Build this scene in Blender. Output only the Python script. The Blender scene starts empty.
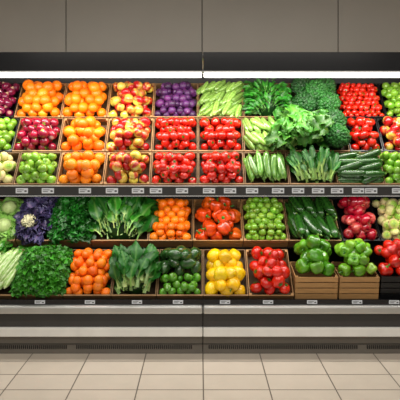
import bpy, math, random
import numpy as np
rng=np.random.default_rng(11)
U=lambda a=0.0,b=1.0: float(rng.uniform(a,b))
def col(h):
    h=h.lstrip('#'); c=[int(h[i:i+2],16)/255 for i in (0,2,4)]
    return np.array([x/12.92 if x<=0.04045 else ((x+0.055)/1.055)**2.4 for x in c])
# ---------- real measurements: camera eye 1.5 m, 3.6 m from the case front -----------
CAMD=3.6; EYE=1.5; K=522.0; HZ=138.0
def sc(y): return K/(CAMD+y)
def X(px,y): return (px-200)/sc(y)
def Z(py,y): return EYE-(py-HZ)/sc(y)
# ---------- mesh builder ----------
def rx(a): c,s=math.cos(a),math.sin(a); return np.array([[1,0,0],[0,c,-s],[0,s,c]])
def ry(a): c,s=math.cos(a),math.sin(a); return np.array([[c,0,s],[0,1,0],[-s,0,c]])
def rz(a): c,s=math.cos(a),math.sin(a); return np.array([[c,-s,0],[s,c,0],[0,0,1]])
def tiltrot(mx): return rz(U(0,6.283))@rx(mx*math.sqrt(U()))@rz(U(0,6.283))
class MB:
    def __init__(s): s.V=[];s.F=[];s.C=[];s.n=0
    def add(s,p,M=None,t=(0,0,0),tint=1.0):
        V,F,C=p
        if M is not None: V=V@np.asarray(M).T
        s.V.append(V+np.array(t)); s.F.append(F+s.n); s.C.append(np.clip(C*tint,0,1)); s.n+=len(V)
    def proto(s): return (np.vstack(s.V),np.vstack(s.F),np.vstack(s.C))
    def box(s,x0,x1,y0,y1,z0,z1,c=(1,1,1)):
        V=np.array([(x,y,z) for x in (x0,x1) for y in (y0,y1) for z in (z0,z1)],float)
        F=np.array([(0,1,3,2),(4,6,7,5),(0,4,5,1),(2,3,7,6),(0,2,6,4),(1,5,7,3)])
        s.add((V,F,np.tile(np.array(c,float),(8,1))))
    def obj(s,name,mat,parent=None,smooth=True):
        V,F,C=s.proto()
        me=bpy.data.meshes.new(name); me.from_pydata(V.tolist(),[],F.tolist())
        ca=me.color_attributes.new('Col','FLOAT_COLOR','POINT')
        ca.data.foreach_set('color',np.hstack([C,np.ones((len(C),1))]).astype(np.float32).ravel())
        me.polygons.foreach_set('use_smooth',[smooth]*len(F))
        me.materials.append(mat); me.update()
        o=bpy.data.objects.new(name,me); bpy.context.collection.objects.link(o)
        if parent: o.parent=parent
        return o
def cat(*ps):
    m=MB()
    for p in ps: m.add(p)
    return m.proto()
def xf(p,M=None,t=(0,0,0)):
    m=MB(); m.add(p,M,t); return m.proto()
def grid(V,C,nu,nv,wrap):
    F=[]
    for i in range(nu-1):
        for j in range(nv if wrap else nv-1):
            k=(j+1)%nv
            F.append((i*nv+j,i*nv+k,(i+1)*nv+k,(i+1)*nv+j))
    return (np.array(V,float),np.array(F),np.array(C,float))
# ---------- materials ----------
def newmat(name):
    m=bpy.data.materials.new(name); m.use_nodes=True
    nt=m.node_tree; return m,nt,nt.nodes['Principled BSDF']
def produce_mat(name,rough=.35,bump=.15,scale=120,var=.25,coat=0,trans=0):
    m,nt,b=newmat(name); N=nt.nodes; L=nt.links
    at=N.new('ShaderNodeAttribute'); at.attribute_name='Col'
    gm=N.new('ShaderNodeGamma'); gm.inputs[1].default_value=1.17; L.new(at.outputs['Color'],gm.inputs[0])
    tc=N.new('ShaderNodeTexCoord')
    no=N.new('ShaderNodeTexNoise'); no.inputs['Scale'].default_value=scale; no.inputs['Detail'].default_value=3
    L.new(tc.outputs['Object'],no.inputs['Vector'])
    mr=N.new('ShaderNodeMapRange'); mr.inputs['To Min'].default_value=1-var; mr.inputs['To Max'].default_value=1+var
    L.new(no.outputs['Fac'],mr.inputs['Value'])
    mx=N.new('ShaderNodeVectorMath'); mx.operation='SCALE'
    L.new(gm.outputs['Color'],mx.inputs[0]); L.new(mr.outputs['Result'],mx.inputs['Scale'])
    L.new(mx.outputs['Vector'],b.inputs['Base Color'])
    b.inputs['Roughness'].default_value=rough
    b.inputs['Coat Weight'].default_value=coat; b.inputs['Coat Roughness'].default_value=.12
    bp=N.new('ShaderNodeBump'); bp.inputs['Strength'].default_value=bump; bp.inputs['Distance'].default_value=.004
    L.new(no.outputs['Fac'],bp.inputs['Height']); L.new(bp.outputs['Normal'],b.inputs['Normal'])
    if trans:
        t=N.new('ShaderNodeBsdfTranslucent'); L.new(mx.outputs['Vector'],t.inputs['Color'])
        ms=N.new('ShaderNodeMixShader'); ms.inputs[0].default_value=trans
        L.new(b.outputs[0],ms.inputs[1]); L.new(t.outputs[0],ms.inputs[2])
        L.new(ms.outputs[0],N['Material Output'].inputs['Surface'])
    return m
def plain(name,c,rough=.5,metal=0,noise=.06,scale=8,emit=0,ecol=(1,1,1)):
    m,nt,b=newmat(name); N=nt.nodes; L=nt.links
    no=N.new('ShaderNodeTexNoise'); no.inputs['Scale'].default_value=scale; no.inputs['Detail'].default_value=4
    tc=N.new('ShaderNodeTexCoord'); L.new(tc.outputs['Object'],no.inputs['Vector'])
    cr=N.new('ShaderNodeValToRGB'); c=np.array(c)
    cr.color_ramp.elements[0].position=.3; cr.color_ramp.elements[1].position=.7
    cr.color_ramp.elements[0].color=(*(c*(1-noise)),1); cr.color_ramp.elements[1].color=(*np.clip(c*(1+noise),0,1),1)
    L.new(no.outputs['Fac'],cr.inputs[0]); L.new(cr.outputs[0],b.inputs['Base Color'])
    b.inputs['Roughness'].default_value=rough; b.inputs['Metallic'].default_value=metal
    if emit: b.inputs['Emission Color'].default_value=(*ecol,1); b.inputs['Emission Strength'].default_value=emit
    return m
M_orange=produce_mat('citrus_peel',.36,.35,260,.12)
M_smooth=produce_mat('waxy_skin',.26,.08,45,.3,coat=.45)
M_matte=produce_mat('matte_skin',.45,.15,90,.22)
M_leaf=produce_mat('leaf',.42,.25,70,.3,trans=.2)
def wood_mat():
    m,nt,b=newmat('crate_wood'); N=nt.nodes;L=nt.links
    at=N.new('ShaderNodeAttribute'); at.attribute_name='Col'
    tc=N.new('ShaderNodeTexCoord'); mp=N.new('ShaderNodeMapping'); mp.inputs['Scale'].default_value=(6,90,90)
    no=N.new('ShaderNodeTexNoise'); no.inputs['Scale'].default_value=1.5; no.inputs['Detail'].default_value=5
    L.new(tc.outputs['Object'],mp.inputs[0]); L.new(mp.outputs[0],no.inputs['Vector'])
    mr=N.new('ShaderNodeMapRange'); mr.inputs['To Min'].default_value=.6; mr.inputs['To Max'].default_value=1.35
    L.new(no.outputs['Fac'],mr.inputs['Value'])
    mx=N.new('ShaderNodeVectorMath'); mx.operation='SCALE'
    L.new(at.outputs['Color'],mx.inputs[0]); L.new(mr.outputs['Result'],mx.inputs['Scale']); L.new(mx.outputs['Vector'],b.inputs['Base Color'])
    b.inputs['Roughness'].default_value=.65
    return m
M_wood=wood_mat()
# ---------- prototypes (unit radius) ----------
def fruit(sz=1.0,dt=.15,db=.08,lobes=0,la=0,taper=0,seg=16,rings=11,cf=None,point=0,dw=.35):
    V=[];C=[]
    for i in range(rings):
        ph=math.pi*i/(rings-1); ph=min(max(ph,.02),math.pi-.02)
        for j in range(seg):
            th=2*math.pi*j/seg
            r=math.sin(ph); z=math.cos(ph)
            r2=r*(1+taper*z)*(1+la*math.cos(lobes*th)*min(1,r*1.3))
            zz=z*sz
            if z>0: zz-=dt*math.exp(-(r/dw)**2)*(1.6 if lobes else 1); zz+=point*math.exp(-(r/.16)**2)
            else: zz+=db*math.exp(-(r/dw)**2)
            V.append((r2*math.cos(th),r2*math.sin(th),zz)); C.append(cf(z,th,r) if cf else (1,1,1))
    return grid(V,C,rings,seg,True)
def rod(p0,p1,r0,r1,c,seg=6):
    p0=np.array(p0,float);p1=np.array(p1,float); d=p1-p0; d/=np.linalg.norm(d)
    a=np.cross(d,(0.3,1,.2)); a/=np.linalg.norm(a); b=np.cross(d,a)
    V=[];C=[]
    for p,r in ((p0,r0),(p1,r1),(p1+d*r1*.2,r1*.05)):
        for j in range(seg):
            t=2*math.pi*j/seg; V.append(p+r*(math.cos(t)*a+math.sin(t)*b)); C.append(c)
    return grid(V,C,3,seg,True)
def calyx(z0,c,n=5,L=.5,w=.13):
    m=MB()
    for k in range(n):
        a=2*math.pi*k/n
        V=np.array([(0,-w*.6,z0),(0,w*.6,z0),(L*.5,-w,z0+.10),(L*.5,w,z0+.10),(L,-.01,z0+.0),(L,.01,z0+.0)])
        F=np.array([(0,2,3,1),(2,4,5,3)])
        m.add((V,F,np.tile(c,(6,1))),rz(a))
    return m.proto()
G=col('#3f7a25')
def solid(h): 
    c=col(h); return lambda z,t,r:c
P_orange=[cat(fruit(sz,.06,.05,cf=solid(h)),rod((0,0,.86*sz),(0,0,.97*sz),.09,.06,col('#6f7a2a'))) for sz,h in ((.93,'#fb8c10'),(.98,'#f9840c'),(.9,'#fc981c'),(.95,'#fa8e14'))]
def applecf(red,yel,ph,bias):
    r_=col(red);y_=col(yel)
    def f(z,t,r):
        k=.5+.5*math.sin(t+ph)+.25*math.sin(5*t+ph*2)-bias-.3*max(0,z-.6)
        k=min(1,max(0,k*1.6)); return r_*k+y_*(1-k)
    return f
def apple(cf): return cat(fruit(.93,.32,.18,cf=cf,taper=.09),rod((0,0,.55),(.06,.02,1.02),.05,.06,col('#5b3a1c')))
P_apple=[apple(applecf('#bc1c20','#dcc85a',ph,b)) for ph,b in ((0,-.1),(1,.05),(2,.3),(4,-.3),(5,.45),(3,-.2))]
P_redapple=[apple(applecf('#ac1030','#d87064',ph,b)) for ph,b in ((0,-.3),(2,-.1),(4,-.4))]
P_green=[apple(applecf('#84b538','#a4c850',ph,0)) for ph in (0,2)]
P_tom=[cat(fruit(.82,.16,.04,lobes=5,la=.03,cf=solid(h)),calyx(.68,G,5,.42,.1),rod((0,0,.68),(0,.05,.88),.05,.045,G)) for h in ('#d4240f','#dc3316')]+[fruit(.85,0,.04,cf=solid('#da2a10'))]
def onioncf(z,t,r):
    k=.5+.5*math.sin(9*t); a=col('#7c1444')*(.8+.4*k)
    if abs(z)>.95: a=col('#c9a690')
    return a
P_onion=[cat(fruit(.88,0,.0,cf=onioncf,point=.35),rod((0,0,-.85),(0,0,-1.0),.12,.16,col('#cbb28c')))]
P_radish=[cat(fruit(.9,0,.0,cf=lambda z,t,r: col('#9c1038')*(1+.25*math.sin(3*t)) if z>-.85 else col('#e8c8c8'),point=.15)),cat(fruit(.9,0,.0,cf=solid('#94103a')),calyx(.85,col('#86b83e'),4,.4,.1))]
P_plum=[fruit(1.0,.12,.02,cf=lambda z,t,r: col('#54285e')*(1+.35*math.sin(t))),cat(fruit(.95,.1,.02,cf=solid('#6c3472')),calyx(.86,col('#9d86a5'),5,.3,.1))]
P_lime=[fruit(1.08,.0,-.06,cf=lambda z,t,r: col('#78a832') if abs(z)<.85 else col('#a8c850'),point=.08),fruit(.98,.1,.03,cf=solid('#8ab842'))]
P_turnip=[cat(fruit(.9,.05,0,cf=lambda z,t,r: col('#e6dca0') if z<.7 else col('#b4cc62'),point=.1),calyx(.9,col('#8cb64a'),4,.45,.1))]
def pepper(h1,stem='#4d8a24',la=.11):
    c=col(h1)
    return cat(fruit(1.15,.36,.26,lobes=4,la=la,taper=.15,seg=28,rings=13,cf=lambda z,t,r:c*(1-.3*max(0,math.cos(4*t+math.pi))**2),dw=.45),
        xf(fruit(.35,0,0,cf=solid(stem)),np.diag([.26,.26,.3]),(0,0,.66)),rod((0,0,.66),(.16,.06,1.28),.09,.11,col(stem)))
P_avo=[cat(fruit(1.35,0,0,taper=-.22,cf=lambda z,t,r: col('#345a2c')*(1+.3*math.sin(3*t+z*5))),rod((0,0,1.32),(0,0,1.42),.09,.07,col('#6a5a2a')))]
P_mango=[cat(fruit(1.25,.05,0,taper=-.12,lobes=3,la=.03,cf=lambda z,t,r: col('#f4c810')),rod((0,0,1.15),(.03,0,1.36),.08,.07,col('#6d8a2a'))),cat(fruit(1.1,.2,.1,taper=.1,lobes=4,la=.08,seg=20,cf=solid('#f4cc18')),rod((0,0,.8),(.05,0,1.25),.09,.08,col('#6d9a2a')))]
def cuke(hd,hl,ar=4.5,bend=.12,seg=12,rings=15,stripe=6):
    a=col(hd);b=col(hl); V=[];C=[]
    for i in range(rings):
        t=-1+2*i/(rings-1); t=max(-.998,min(.998,t))
        r=(1-abs(t)**4)**.5*(1-.12*t)
        for j in range(seg):
            th=2*math.pi*j/seg; rr=r*(1+.03*math.cos(stripe*th))
            V.append((t*ar,rr*math.cos(th)+bend*ar*t*t,rr*math.sin(th)))
            k=.5+.5*math.cos(stripe*th)*abs(math.sin(t*9+j)); k=max(k*.7,.9*max(0,abs(t)-.85)/.15)
            C.append(a*(1-k)+b*k)
    return cat(grid(V,C,rings,seg,True),rod((ar*.97,bend*ar,0),(ar*1.1,bend*ar*1.1,0),.25,.2,col('#7d9a4a')))
P_cuke_l=[cuke('#78a63c','#b4d080',3.2,bd) for bd in (.05,-.08,.12)]
P_cuke_m=[cuke('#4f8832','#98c062',4.2,bd) for bd in (.04,-.05,.1)]
P_cuke_d=[cuke('#234f1c','#4a8036',3.6,bd) for bd in (.04,-.04,.08)]
P_zuc_s=[cuke('#234c1c','#44782f',3.0,bd) for bd in (.05,-.05,.08)]
def leaf(L,W,stalk,bend,ruf,cs,cb,nu=10,nv=7,fold=.25,ph=0,freq=14,sw=.08,thick=1,edge=None,lobe=0,vein=.55):
    V=[];C=[];x=z=0
    for i in range(nu):
        t=i/(nu-1); a=.25-bend*t
        if i: x+=math.cos(a)*L/(nu-1); z+=math.sin(a)*L/(nu-1)
        if t<=stalk: w=W*sw*(1+.6*(1-t/max(stalk,.01)))
        else:
            u=(t-stalk)/(1-stalk); w=W*max(sw,math.sin(math.pi*min(1,u**.75*.97+.02))**.65)
            w*=1+lobe*math.sin(u*freq*1.7)
        for j in range(nv):
            v=-1+2*j/(nv-1); bl=1 if t>stalk else 0
            V.append((x+bl*.12*W*abs(v)*math.sin(j*2+ph),v*w,z+fold*abs(v)**1.5*w+bl*ruf*W*v*v*math.sin(freq*t+ph+(2 if v>0 else 0))))
            k=max(0,1-abs(v)*3)*vein*(1-t*.6)
            c=np.array(cs) if t<=stalk else cb*(1-k)+cs*k
            if edge is not None and abs(v)>.9 and t>stalk: c=edge
            C.append(c)
    return grid(V,C,nu,nv,False)
def leafset(n,L,W,st,bend,ruf,cs,cb,**k):
    return [leaf(L,W,st,bend*U(.6,1.3),ruf*U(.8,1.3),col(cs),col(cb),ph=U(0,6),**k) for _ in range(n)]
L_dark=leafset(5,.2,.042,.3,1.3,.35,'#97bd68','#2c7426')
L_mid=leafset(5,.2,.045,.25,1.2,.35,'#bcd890','#468f2e')
L_rom=leafset(8,.19,.08,.1,1.5,.45,'#b0d280','#4f9634',nu=14,nv=9,sw=.22,freq=20,vein=.45,edge=col('#74b04c'))
L_bok=leafset(5,.2,.042,.4,1.2,.35,'#bcd690','#3c862c',sw=.2)
L_scal=leafset(5,.19,.022,.4,1.1,.3,'#a8cc74','#34822a',sw=.3)
L_curl=leafset(6,.045,.028,.2,1.5,.65,'#80c040','#48982a',nu=6,nv=5,freq=22,lobe=.3)
L_curl_d=leafset(6,.045,.026,.2,1.5,.6,'#458c3c','#22701f',nu=6,nv=5,freq=22,lobe=.3)
L_purp=leafset(5,.08,.045,.1,1.5,.5,'#b890c0','#565078',nu=8,nv=7,freq=20)
L_herb=leafset(5,.10,.02,.35,1.3,.4,'#6aa840','#348a2a',nu=8,nv=5,lobe=.35,freq=18)
L_cab=leafset(5,.14,.09,.0,2.6,.22,'#e8f0c4','#92c062',nu=9,nv=9,fold=.5,sw=.5)
BALL=fruit(1,0,0,seg=8,rings=6)
# ---------- fills : local frame x right, y up-slope, z out of the crate, z=0 rim ----------
def pick(l): return l[int(rng.integers(len(l)))]
def f_round(mb,a,b,d,protos,tints=(1,),z0=-.012,layers=3,tilt=3.14,jit=.1,y0=None,y1=None,lift=.55,step=.88,rise=0):
    y0=-b if y0 is None else y0; y1=b if y1 is None else y1
    for L in range(layers):
        ins=(0,.18,.7,1.2)[L]*d
        H=(y1-y0)-2*ins
        if H<d*.8: continue
        ny=max(1,int(round((H-d)/(d*step)))+1)
        ys=np.linspace(y0+ins+d/2,y1-ins-d/2,ny) if ny>1 else [(y0+y1)/2]
        for r,y in enumerate(ys):
            w=a-ins; n=max(1,int(round(2*w/d))); sh=(r+L)%2
            xs=np.linspace(-w+d/2,w-d/2,n) if n>1 else [0]
            if sh and n>1: xs=(xs[:-1]+xs[1:])/2
            for x in xs:
                if L==layers-1 and layers>1 and U()<.2: continue
                s=d*.5*U(.87,1.1)
                mb.add(pick(protos),tiltrot(tilt)*s@np.diag([U(.94,1.05),U(.94,1.05),1]),(x+U(-jit,jit)*d,y+U(-jit,jit)*d,z0+L*lift*d+U(-.1,.1)*d+rise*(y-y0)),np.array(pick(tints))*U(.82,1.12)*np.array([1,U(.9,1.12),1]))
def f_long(mb,a,b,r,protos,ar,ang,z0=-.015,layers=3,dang=.12):
    # pieces laid side by side in ranks; ang = axis direction
    vert=abs(math.sin(ang))>.5; Aa,Bb=(a,b) if vert else (b,a)   # A across, B along
    for L in range(layers):
        ln=2*ar*r*.86; nr=max(1,int(round(2*Bb/ln))); nc=max(1,int(2*(Aa-L*r*.5)/(2*r*.93)))
        for q in range(nr):
            s_=-Bb+(q+.5)*2*Bb/nr
            for k in range(nc):
                p=(-Aa+L*r*.5)+r+(2*(Aa-L*r*.5)-2*r)*k/max(1,nc-1)
                if L==layers-1 and U()<.3: continue
                pos=(p,s_+U(-.012,.012)) if vert else (s_+U(-.012,.012),p)
                mb.add(pick(protos),rz(ang+U(-dang,dang)+(math.pi if U()<.5 else 0))@ry(U(-.1,.1))@rx(U(0,6))*r*U(.88,1.1),(pos[0],pos[1],z0+L*r*1.1+U(-.2,.2)*r),U(.75,1.2))
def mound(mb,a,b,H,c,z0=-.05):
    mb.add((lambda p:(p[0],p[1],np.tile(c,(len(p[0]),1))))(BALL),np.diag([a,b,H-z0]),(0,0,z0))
def f_leaves(mb,a,b,n,protos,spread=.7,H=.06,pitch=.5,s=(.85,1.15),y0=-.95,yr=.9,tv=(.6,1.25),base=math.pi/2,mnd='#1c4a18'):
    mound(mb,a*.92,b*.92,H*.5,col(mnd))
    for i in range(n):
        f=i/n; u=U(-1,1); y=b*(y0+yr*U())
        ang=base-u*spread+U(-.25,.25)
        mb.add(pick(protos),rz(ang)@ry(-U(-.05,pitch))@rx(U(-.6,.6))*U(*s),(u*a*.7,y,-.03+H*f*(1-.4*u*u)),np.array([U(.85,1.15),1,U(.8,1.1)])*U(*tv))
def f_curly(mb,a,b,n,protos,H=.08,s=(.8,1.3),tv=(.5,1.4),mnd='#184d14'):
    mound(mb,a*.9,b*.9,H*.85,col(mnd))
    for i in range(n):
        u,v=U(-1,1),U(-1,1)
        z=-.02+H*max(0,1-u*u*.8)*max(0,1-v*v*.8)
        M=rz(math.atan2(v+U(-.6,.6),u+U(-.6,.6)))@ry(-U(-.1,1.3))@rx(U(-1,1))
        mb.add(pick(protos),M*U(*s),(u*a*.9,v*b*.9,z+U(-.01,.01)),U(*tv))
def head(mb,pos,R,lv,tint=1,n=16,core='#c8dc98'):
    p=pick([BALL]); mb.add((p[0],p[1],np.tile(col(core),(len(p[0]),1))),np.eye(3)*R*.8,pos)
    for i in range(n):
        ring=i/n; a=i*2.4
        M=rz(a)@ry(-(1.25-ring*.9))@rx(U(-.2,.2))
        off=rz(a)@np.array([R*.35*(.3+ring),0,-R*.45])
        mb.add(pick(lv),M*(R/.085)*(.75+.3*ring),np.array(pos)+off,U(.8,1.2)*np.array(tint))
SB=fruit(1,0,0,seg=7,rings=5)
def floret_head(mb,pos,R,c,nb=60,bs=.22):
    cc=col(c)
    for i in range(nb):
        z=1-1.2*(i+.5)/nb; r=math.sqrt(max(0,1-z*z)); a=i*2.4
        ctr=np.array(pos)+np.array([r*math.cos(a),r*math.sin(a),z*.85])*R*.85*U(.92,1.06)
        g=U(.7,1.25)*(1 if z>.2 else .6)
        mb.add((BALL[0],BALL[1],np.tile(cc,(len(BALL[0]),1))),np.eye(3)*R*bs,ctr,g)
        for q in range(6):
            d=np.array([U(-1,1),U(-1,1),U(-.2,1)]); d/=np.linalg.norm(d)
            mb.add((SB[0],SB[1],np.tile(cc,(len(SB[0]),1))),np.eye(3)*R*bs*.4,ctr+d*R*bs*.9,g*U(.8,1.4))
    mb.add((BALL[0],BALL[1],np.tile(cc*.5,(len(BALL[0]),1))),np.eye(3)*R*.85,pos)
    mb.add(rod(np.array(pos)-np.array([0,0,R*1.3]),pos,R*.35,R*.4,col('#8cb868'),8))
# ---------- crates ----------
def crate(mb,w,l,h,style):
    t=.006; a=w/2; b=l/2
    if style=='black': c=col('#131416')
    elif style=='card': c=col('#8a6a45')
    else: c=col('#a87f4e')
    v=lambda: c*U(.8,1.15)
    mb.box(-a,a,-b,b,-h,-h+t,c*.3)
    if style=='card':
        bands=[(-h,0)]
    elif h>.12: n=4; bands=[(-h+h*k/n+.004,-h+h*(k+1)/n-.004) for k in range(n)]
    else: bands=[(-h,-h*.52),(-h*.44,0)]
    for z0,z1 in bands:
        mb.box(-a,a,-b,-b+t,z0,z1,v()); mb.box(-a,a,b-t,b,z0,z1,v()*.8)
        mb.box(-a,-a+t,-b+t,b-t,z0,z1,v()); mb.box(a-t,a,-b+t,b-t,z0,z1,v())
    if style!='card':
        for sx in (-1,1):
            for sy in (-1,1):
                x=sx*(a-t-.007); y=sy*(b-t-.007); mb.box(x-.007,x+.007,y-.007,y+.007,-h,0,v())
    if style=='black' or style=='card':
        mb.box(-a-.001,a+.001,-b-.002,-b+t+.002,-.006,.002,c*1.25)
def bin_(name,child,kind,w,l,h,style,loc,slope,fill,mat):
    e=bpy.data.objects.new(name,None); e.empty_display_size=.05
    bpy.context.collection.objects.link(e); e.location=loc; e.rotation_euler=(slope,0,0)
    c=MB(); crate(c,w,l,h,style); c.obj('crate',M_wood if style!='black' else M_plastic,e,False)
    m=MB(); fill(m,w/2-.008,l/2-.006); m.obj(child,mat,e)
M_plastic=produce_mat('black_crate_plastic',.4,.02,30,.1)
def mixf(*fs):
    def f(m,a,b):
        for g in fs: g(m,a,b)
    return f
def R(d,pr,**k): return lambda m,a,b: f_round(m,a,b,d,pr,**k)
KN={
'orange':('crate_of_oranges','oranges',R(.087,P_orange),M_orange),
'tangerine':('crate_of_tangerines','tangerines',R(.068,P_orange,tints=((1,.86,1),)),M_orange),
'apple':('crate_of_apples','apples',R(.083,P_apple,tilt=1.6),M_smooth),
'redapple':('crate_of_red_apples','red_apples',R(.09,P_redapple,tilt=1.5,z0=.01),M_smooth),
'gapple':('crate_of_green_apples','green_apples',R(.07,P_green,tilt=1.5),M_smooth),
'lime':('crate_of_limes','limes',R(.062,P_lime),M_smooth),
'slime':('crate_of_limes','limes',R(.056,P_lime+P_green,z0=.0,lift=.7),M_smooth),
'onion':('crate_of_red_onions','red_onions',R(.075,P_onion,tilt=1.8),M_smooth),
'radish':('crate_of_radishes','radishes',R(.078,P_radish,tilt=1.8),M_smooth),
'plum':('crate_of_plums','plums',R(.064,P_plum,tilt=1.5),M_matte),
'tomato':('crate_of_tomatoes','tomatoes',R(.072,P_tom,tilt=1.4),M_smooth),
'cherry':('crate_of_cherry_tomatoes','cherry_tomatoes',R(.048,P_tom,tilt=1.3,layers=3),M_smooth),
'bigtom':('crate_of_beefsteak_tomatoes','tomatoes',R(.095,P_tom,tilt=1.3,z0=.0),M_smooth),
'rtom':('crate_of_red_bell_peppers','red_bell_peppers',R(.085,P_tom+[pepper('#d0240e')]*2,tilt=1.4,z0=.01,rise=.5),M_smooth),
'turnip':('crate_of_turnips','turnips',R(.078,P_turnip,tilt=1.3),M_matte),
'cukel':('crate_of_pale_cucumbers','pale_cucumbers',lambda m,a,b:f_long(m,a,b,.022,P_cuke_l,3.2,1.0,dang=.4),M_smooth),
'cukel2':('crate_of_pale_cucumbers','pale_cucumbers',lambda m,a,b:f_long(m,a,b,.024,P_cuke_l,3.2,2.1,dang=.35),M_smooth),
'cukem':('crate_of_cucumbers','cucumbers',lambda m,a,b:f_long(m,a,b,.025,P_cuke_m,4.2,1.65,dang=.18),M_smooth),
'zucc':('crate_of_zucchini','zucchini',lambda m,a,b:f_long(m,a,b,.027,P_cuke_d,3.6,.15,dang=.25),M_smooth),
'zuccv':('crate_of_zucchini','zucchini',lambda m,a,b:f_long(m,a,b,.034,P_zuc_s,3.0,1.8,dang=.2,z0=0),M_smooth),
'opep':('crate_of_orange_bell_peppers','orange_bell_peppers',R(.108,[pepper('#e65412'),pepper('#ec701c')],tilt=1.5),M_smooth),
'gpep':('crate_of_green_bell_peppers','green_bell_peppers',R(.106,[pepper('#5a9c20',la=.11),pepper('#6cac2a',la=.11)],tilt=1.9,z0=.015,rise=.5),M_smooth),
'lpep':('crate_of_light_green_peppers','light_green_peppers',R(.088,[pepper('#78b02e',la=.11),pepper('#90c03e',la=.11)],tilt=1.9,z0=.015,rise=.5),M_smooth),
'mango':('crate_of_yellow_mangoes','yellow_mangoes',R(.1,P_mango,tilt=3,lift=.45),M_smooth),
'avo':('crate_of_avocados_and_limes','avocados_and_limes',mixf(lambda m,a,b:f_round(m,a,b,.088,P_avo,y0=-b*.15,z0=.01,tilt=1.6,layers=3),lambda m,a,b:f_round(m,a,b,.062,P_green,tints=((.45,.7,.55),),y1=-b*.1,tilt=1.5,layers=2)),M_smooth),
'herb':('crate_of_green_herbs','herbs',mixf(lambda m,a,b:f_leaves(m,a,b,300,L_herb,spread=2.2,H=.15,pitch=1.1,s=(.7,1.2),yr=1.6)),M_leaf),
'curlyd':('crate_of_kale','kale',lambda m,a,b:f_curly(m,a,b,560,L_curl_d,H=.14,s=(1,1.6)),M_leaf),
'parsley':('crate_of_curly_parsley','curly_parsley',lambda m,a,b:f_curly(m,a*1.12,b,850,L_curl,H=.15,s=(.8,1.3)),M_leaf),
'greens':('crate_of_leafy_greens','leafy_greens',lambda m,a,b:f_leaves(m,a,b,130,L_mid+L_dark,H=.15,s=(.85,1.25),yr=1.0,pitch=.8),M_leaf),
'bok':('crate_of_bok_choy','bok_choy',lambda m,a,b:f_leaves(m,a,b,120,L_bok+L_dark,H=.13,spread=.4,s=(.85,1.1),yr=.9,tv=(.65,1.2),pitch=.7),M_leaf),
'romaine':('crate_of_lettuce','lettuce',mixf(lambda m,a,b:f_leaves(m,a*1.05,b,38,L_rom,H=.17,spread=1.7,s=(.8,1.15),pitch=1.2,yr=1.2,y0=-.8,tv=(.6,1.2)),
      lambda m,a,b:[m.add(pick(L_rom),rz(-math.pi/2+U(-1.0,1.0))@ry(-U(.1,.9))@rx(U(-.4,.4))*U(.6,.95),(U(-.7,.7)*a,U(-.1,.4)*b,.12),U(.7,1.2)) for _ in range(14)]),M_leaf),
'scal':('crate_of_spring_onions','spring_onions',lambda m,a,b:f_leaves(m,a,b,130,L_scal,H=.1,spread=.35,s=(.75,1.05),yr=.8,tv=(.6,1.15)),M_leaf),
'cab':('crate_of_cabbages','cabbages',lambda m,a,b:[head(m,(x,y,.03+U(0,.02)),.08,L_cab) for y in (-b*.5,b*.4) for x in (-a*.55,a*.5)],M_leaf),
'purp':('crate_of_purple_kale_and_cauliflower','purple_kale_and_cauliflower',mixf(lambda m,a,b:f_curly(m,a,b,150,L_purp,H=.11,s=(.7,1.1),mnd='#2c2438'),lambda m,a,b:floret_head(m,(-a*.25,-b*.45,.09),.055,'#d0ccaa')),M_leaf),
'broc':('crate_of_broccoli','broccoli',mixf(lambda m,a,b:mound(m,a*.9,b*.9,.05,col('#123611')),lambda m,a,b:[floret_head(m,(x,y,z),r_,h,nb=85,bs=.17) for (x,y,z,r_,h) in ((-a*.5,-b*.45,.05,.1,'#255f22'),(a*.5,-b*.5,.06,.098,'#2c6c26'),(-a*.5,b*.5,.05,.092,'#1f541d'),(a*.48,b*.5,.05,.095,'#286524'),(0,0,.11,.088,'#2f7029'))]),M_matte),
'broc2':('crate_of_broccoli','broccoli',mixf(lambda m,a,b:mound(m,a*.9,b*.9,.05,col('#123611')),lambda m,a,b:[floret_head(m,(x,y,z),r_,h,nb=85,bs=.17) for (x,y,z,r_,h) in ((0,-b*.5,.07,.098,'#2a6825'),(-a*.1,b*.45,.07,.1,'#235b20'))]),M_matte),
'leek':('crate_of_leeks','leeks',mixf(lambda m,a,b:[m.add(cuke('#8ab856','#e4ecc2',6,.01),rz(1.15+U(-.15,.15))@ry(U(-.05,.05))*.024*U(.85,1.1),(-a+2*a*((i*0.37)%1),U(-.03,.03),-.01+.018*(i//9)),U(.8,1.15)) for i in range(46)],lambda m,a,b:f_leaves(m,a,b*.5,24,[xf(p,None) for p in L_mid],H=.1,y0=1.0,yr=.5,s=(.6,.9))),M_smooth),
}
def solve(P0,P1,py):
    lo,hi=-.5,1.5
    for _ in range(50):
        t=(lo+hi)/2; y=P0[0]+(P1[0]-P0[0])*t; z=P0[1]+(P1[1]-P0[1])*t
        if HZ+(EYE-z)*sc(y)>py: lo=t
        else: hi=t
    return t
def row(P0,P1,pyb,pyt,items,h=.09,gap=.006):
    P0=np.array(P0);P1=np.array(P1); Ln=np.linalg.norm(P1-P0); sl=math.atan2(P1[1]-P0[1],P1[0]-P0[0])
    t0,t1=solve(P0,P1,pyb),solve(P0,P1,pyt); c=P0+(P1-P0)*(t0+t1)/2; l=(t1-t0)*Ln-gap
    for px0,px1,k,st in items:
        x0,x1=X(px0,c[0]),X(px1,c[0]); n=KN[k]
        bin_(n[0],n[1],k,x1-x0-gap,l,h,st,((x0+x1)/2,c[0],c[1]),sl,n[2],n[3])
    return c,sl
UP0=(.12,Z(185,.12)); UP1=(.68,Z(83,.68))
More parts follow.
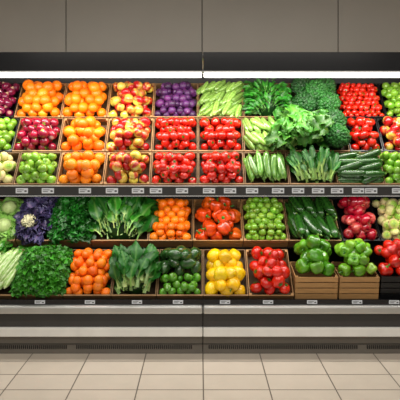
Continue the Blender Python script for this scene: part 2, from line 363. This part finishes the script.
row(UP0,UP1,184.5,152,[(-30,17,'turnip','card'),(17,59,'gapple','card'),(59,105,'orange','wood'),(105,151,'apple','wood'),(151,198,'tomato','card'),(198,244,'tomato','card'),(244,288,'cukem','card'),(288,336,'scal','card'),(336,381,'zucc','card'),(381,428,'lime','card')])
row(UP0,UP1,151.5,118,[(-28,16,'lime','black'),(16,61,'radish','card'),(61,107,'orange','wood'),(107,153,'apple','wood'),(153,198,'tomato','card'),(198,243,'tomato','card'),(243,281,'cukel2','card'),(281,320,'romaine','card'),(320,347,'broc2','card'),(347,380,'tomato','black'),(380,426,'apple','black')])
row(UP0,UP1,117.5,83,[(-26,18,'onion','black'),(18,64,'orange','wood'),(64,109,'orange','wood'),(109,154,'apple','wood'),(154,198,'plum','card'),(198,243,'cukel','card'),(243,290,'herb','card'),(290,337,'broc','card'),(337,382,'cherry','black'),(382,426,'lime','black')])
DP0=(.30,Z(241,.30)); DP1=(.58,Z(199,.58))
row(DP0,DP1,241,199,[(-25,21,'cab','card'),(22,54,'purp','card'),(54,94,'curlyd','card'),(94,150,'greens','card'),(150,193,'tangerine','card'),(193,242,'opep','wood'),(242,286,'slime','wood'),(286,337,'zuccv','card'),(338,375,'redapple','black'),(375,420,'turnip','black')])
EP0=(.02,Z(296,.02)); EP1=(.30,Z(248,.30))
row(EP0,EP1,296,249,[(-32,19,'leek','card'),(20,67,'parsley','card'),(67,114,'tangerine','card'),(114,158,'bok','card'),(158,203,'avo','card'),(203,247,'mango','card'),(247,291,'bigtom','wood')])
# upright crates on the right of the bottom deck
GP0=(.02,Z(277,.02)); GP1=(.30,Z(260,.30))
c,gsl=row(GP0,GP1,277,261,[(292,334,'gpep','wood'),(335,374,'lpep','wood'),(375,418,'rtom','black')],h=.17)

# ---------- display case ----------
case=bpy.data.objects.new('refrigerated_display_case',None); bpy.context.collection.objects.link(case)
def part(name,boxes,mat,parent=case,bevel=.003):
    m=MB()
    for b in boxes: m.box(*b)
    o=m.obj(name,mat,parent,False)
    if bevel:
        bv=o.modifiers.new('bevel','BEVEL'); bv.width=bevel; bv.segments=2
    return o
m_black=plain('black_gloss_panel',(.006,.006,.007),.18)
m_dark=plain('dark_interior',(.02,.02,.02),.6)
m_white=plain('white_enamel',(.72,.71,.67),.3)
m_silver=plain('brushed_steel',(.5,.5,.48),.3,.7)
m_taupe=plain('taupe_kick_panel',(.14,.125,.105),.45)
m_grey=plain('charcoal_gradient_panel',(.035,.034,.033),.3)
m_tag=plain('tag_paper',(.62,.65,.68),.5)
m_ink=plain('tag_print',(.08,.08,.09),.5)
m_led=plain('led_diffuser',(1,1,1),.4,emit=5,ecol=(1,.97,.9))
m_fill=plain('fill_strip_glow',(1,1,1),.4,emit=1.2,ecol=(1,.97,.9))  # glow for the strip added under the upper shelf
XE=1.76; SX=.02
part('canopy_fascia',[(-XE,SX-.003,0,.05,Z(72,0),Z(52,0)),(SX+.003,XE,0,.05,Z(72,0),Z(52,0))],m_black)
part('fascia_highlight',[(-XE,SX-.003,-.004,.0,Z(72,0),Z(71,0)),(SX+.003,XE,-.004,.0,Z(72,0),Z(71,0))],m_silver,bevel=0)  # bright strip modelled in as the highlight along the fascia's lower edge
part('canopy_top',[(-XE,XE,.05,.90,2.06,2.09)],m_white)
part('back_panel',[(-XE,XE,.88,.90,.06,2.06)],m_dark)
part('side_panels',[(-XE-.03,-XE,-.01,.90,0,2.093),(XE,XE+.03,-.01,.90,0,2.093)],m_black)
part('lamp_housing',[(-XE+.01,SX-.004,.052,.13,1.955,1.985),(SX+.004,XE-.01,.052,.13,1.955,1.985)],m_white)
part('led_tube',[(-XE+.02,SX-.008,.055,.12,1.929,1.955),(SX+.008,XE-.02,.055,.12,1.929,1.955)],m_led,bevel=.008)
def sloped(name,P0,P1,h,x0,x1,mat,t=.012,ext0=.0,ext1=.0):
    P0=np.array(P0);P1=np.array(P1); d=(P1-P0); Ln=np.linalg.norm(d); sl=math.atan2(d[1],d[0])
    m=MB(); m.box(x0,x1,-ext0,Ln+ext1,-h-t-.001,-h-.001)
    o=m.obj(name,mat,case,False); o.location=(0,P0[0],P0[1]); o.rotation_euler=(sl,0,0)
sloped('upper_deck',UP0,UP1,.09,-XE,XE,m_dark,ext0=.02,ext1=.0)
sloped('middle_deck',DP0,DP1,.09,-XE,XE,m_dark,ext1=.02)
xs=X(291.3,.16)
sloped('lower_deck',EP0,EP1,.09,-XE,xs,m_dark,ext0=0.0)
sloped('lower_deck_right',GP0,GP1,.17,xs+.005,XE,m_dark,ext0=0.02)
zt,zb=Z(186.5,.05),Z(195,.05)
part('shelf_price_rail',[(-XE,SX-.002,.045,.06,zb,zt),(SX+.002,XE,.045,.06,zb,zt)],m_grey,bevel=.001)
part('shelf_lip',[(-XE,XE,.04,.12,zt,zt+.004)],m_silver,bevel=.001)
part('shelf_underside',[(-XE,XE,.045,.14,zb-.006,zb)],m_grey,bevel=.001)
part('shelf_fill_strip',[(-XE+.02,XE-.02,.085,.105,zb-.012,zb-.0065)],m_fill,bevel=.002)  # glowing strip added to brighten the two lower rows
tb=[];ib=[]
def tag(px,py,y,w=.085,h=.036):
    x=X(px,y);z=Z(py,y); tb.append((x-w/2,x+w/2,y-.004,y-.001,z-h/2,z+h/2))
    ib.append((x-w*.4,x+w*.15,y-.0055,y-.0042,z+h*.12,z+h*.24)); ib.append((x-w*.4,x+w*.0,y-.0055,y-.0042,z-h*.22,z-h*.1)); ib.append((x+w*.22,x+w*.4,y-.0055,y-.0042,z-h*.22,z+h*.1))
for px in (-15,22,48,85,112,138,156,182,209,230,252,278,298,318,337,358,371,398): tag(px,190.7,.045)
# ---- bottom tub ----
part('bumper_rail',[(-XE,SX-.002,-.04,.04,Z(312.5,0),Z(304.5,0)),(SX+.002,XE,-.04,.04,Z(312.5,0),Z(304.5,0))],m_silver,bevel=.012)
part('lower_price_rail',[(-XE,XE,-.005,.015,Z(304.5,0),Z(299.5,0))],m_black,bevel=.001)
for px in (-10,40,90,137,178,225,268,312,357,394): tag(px,302,-.006,.07,.024)
part('tub_front',[(-XE,SX-.002,.0,.05,Z(327,0),Z(312.5,0)),(SX+.002,XE,.0,.05,Z(327,0),Z(312.5,0))],m_grey)
part('lower_white_trim',[(-XE,SX-.002,-.02,.05,Z(336,0),Z(327,0)),(SX+.002,XE,-.02,.05,Z(336,0),Z(327,0))],m_white,bevel=.006)
part('base_panel',[(-XE,SX-.002,.03,.06,.0,Z(336,0)),(SX+.002,XE,.03,.06,.0,Z(336,0))],m_taupe)
part('tub_body',[(-XE,XE,.06,.88,.0,.27)],m_dark)
gb=[]
for a0,a1 in ((-1.5,-.92),(-.86,-.05),(.06,1.1),(1.16,1.6)):
    n=int((a1-a0)/.014)
    for i in range(n):
        x=a0+(a1-a0)*i/n; gb.append((x,x+.008,.026,.0305,.035,.06))
part('vent_grille',gb,m_black,bevel=0)
part('kick_seam',[(-XE,XE,.027,.031,.066,.07)],m_black,bevel=0)
part('price_tags',tb,m_tag,bevel=0); part('price_tag_print',ib,m_ink,bevel=0)

# ---------- room ----------
def rbox(name,boxes,mat):
    return part(name,boxes,mat,None,0)
m_wall=plain('greige_wall_panel',(.42,.385,.335),.5,0,.04,2)
m_gap=plain('panel_joint',(.06,.055,.05),.7)
pan=[];x=SX-.002-1.195*4
for k in range(8): pan.append((x+.004+k*1.195,x-.004+(k+1)*1.195,.985,1.0,0,3.1))
w=rbox('wall_back',[(-5,5,1.0,1.1,0,3.1)],m_gap)
o=rbox('wall_panels',pan,m_wall); o.parent=w
rbox('wall_left',[(-5.1,-5,-6,1.1,0,3.1)],m_wall); rbox('wall_right',[(5,5.1,-6,1.1,0,3.1)],m_wall)
rbox('ceiling',[(-5.1,5.1,-6,1.1,3.1,3.2)],plain('ceiling_white',(.6,.59,.56),.8))
m,nt,b=newmat('floor_tile'); N=nt.nodes;L=nt.links
tc=N.new('ShaderNodeTexCoord'); mp=N.new('ShaderNodeMapping'); mp.inputs['Location'].default_value=(-.02,.09,0)
br=N.new('ShaderNodeTexBrick'); br.offset=0; br.inputs['Scale'].default_value=1; br.inputs['Brick Width'].default_value=.395; br.inputs['Row Height'].default_value=.2
br.inputs['Mortar Size'].default_value=.004; br.inputs['Mortar Smooth'].default_value=.1
br.inputs['Color1'].default_value=(.49,.43,.36,1); br.inputs['Color2'].default_value=(.46,.405,.335,1); br.inputs['Mortar'].default_value=(.12,.10,.08,1)
L.new(tc.outputs['Object'],mp.inputs[0]); L.new(mp.outputs[0],br.inputs[0])
no=N.new('ShaderNodeTexNoise'); no.inputs['Scale'].default_value=5; no.inputs['Detail'].default_value=6; L.new(tc.outputs['Object'],no.inputs['Vector'])
mr=N.new('ShaderNodeMapRange'); mr.inputs['To Min'].default_value=.9; mr.inputs['To Max'].default_value=1.1; L.new(no.outputs['Fac'],mr.inputs['Value'])
mx=N.new('ShaderNodeVectorMath'); mx.operation='SCALE'; L.new(br.outputs['Color'],mx.inputs[0]); L.new(mr.outputs['Result'],mx.inputs['Scale'])
L.new(mx.outputs['Vector'],b.inputs['Base Color']); b.inputs['Roughness'].default_value=.3
rbox('floor',[(-5.1,5.1,-6,1.1,-.1,0)],m)
# ---------- lights ----------
def area(name,loc,rot,sx,sy,e,c=(1,.955,.89)):
    d=bpy.data.lights.new(name,'AREA'); d.shape='RECTANGLE'; d.size=sx; d.size_y=sy; d.energy=e; d.color=c
    o=bpy.data.objects.new(name,d); o.location=loc; o.rotation_euler=rot; bpy.context.collection.objects.link(o); return o
a=area('canopy_led_light',(0,.09,1.915),(math.radians(28),0,0),3.4,.04,31); a.parent=case
a=area('shelf_fill_light',(0,.1,zb-.02),(math.radians(15),0,0),3.4,.03,11); a.parent=case  # fill light added below the shelf for the lower rows
area('ceiling_light',(0,-1.6,3.05),(0,0,0),5,.5,70)
area('ceiling_light',(0,-3.8,3.05),(math.radians(10),0,0),5,.5,70)
w=bpy.data.worlds.new('world'); bpy.context.scene.world=w; w.use_nodes=True
w.node_tree.nodes['Background'].inputs[0].default_value=(1,.96,.9,1); w.node_tree.nodes['Background'].inputs[1].default_value=.26
cd=bpy.data.cameras.new('camera'); co=bpy.data.objects.new('camera',cd); bpy.context.collection.objects.link(co)
co.location=(0,-CAMD,EYE); co.rotation_euler=(math.pi/2,0,0); cd.sensor_width=36; cd.lens=36*K/400; cd.shift_y=-(200-HZ)/400
bpy.context.scene.camera=co
bpy.context.scene.view_settings.view_transform='Standard'
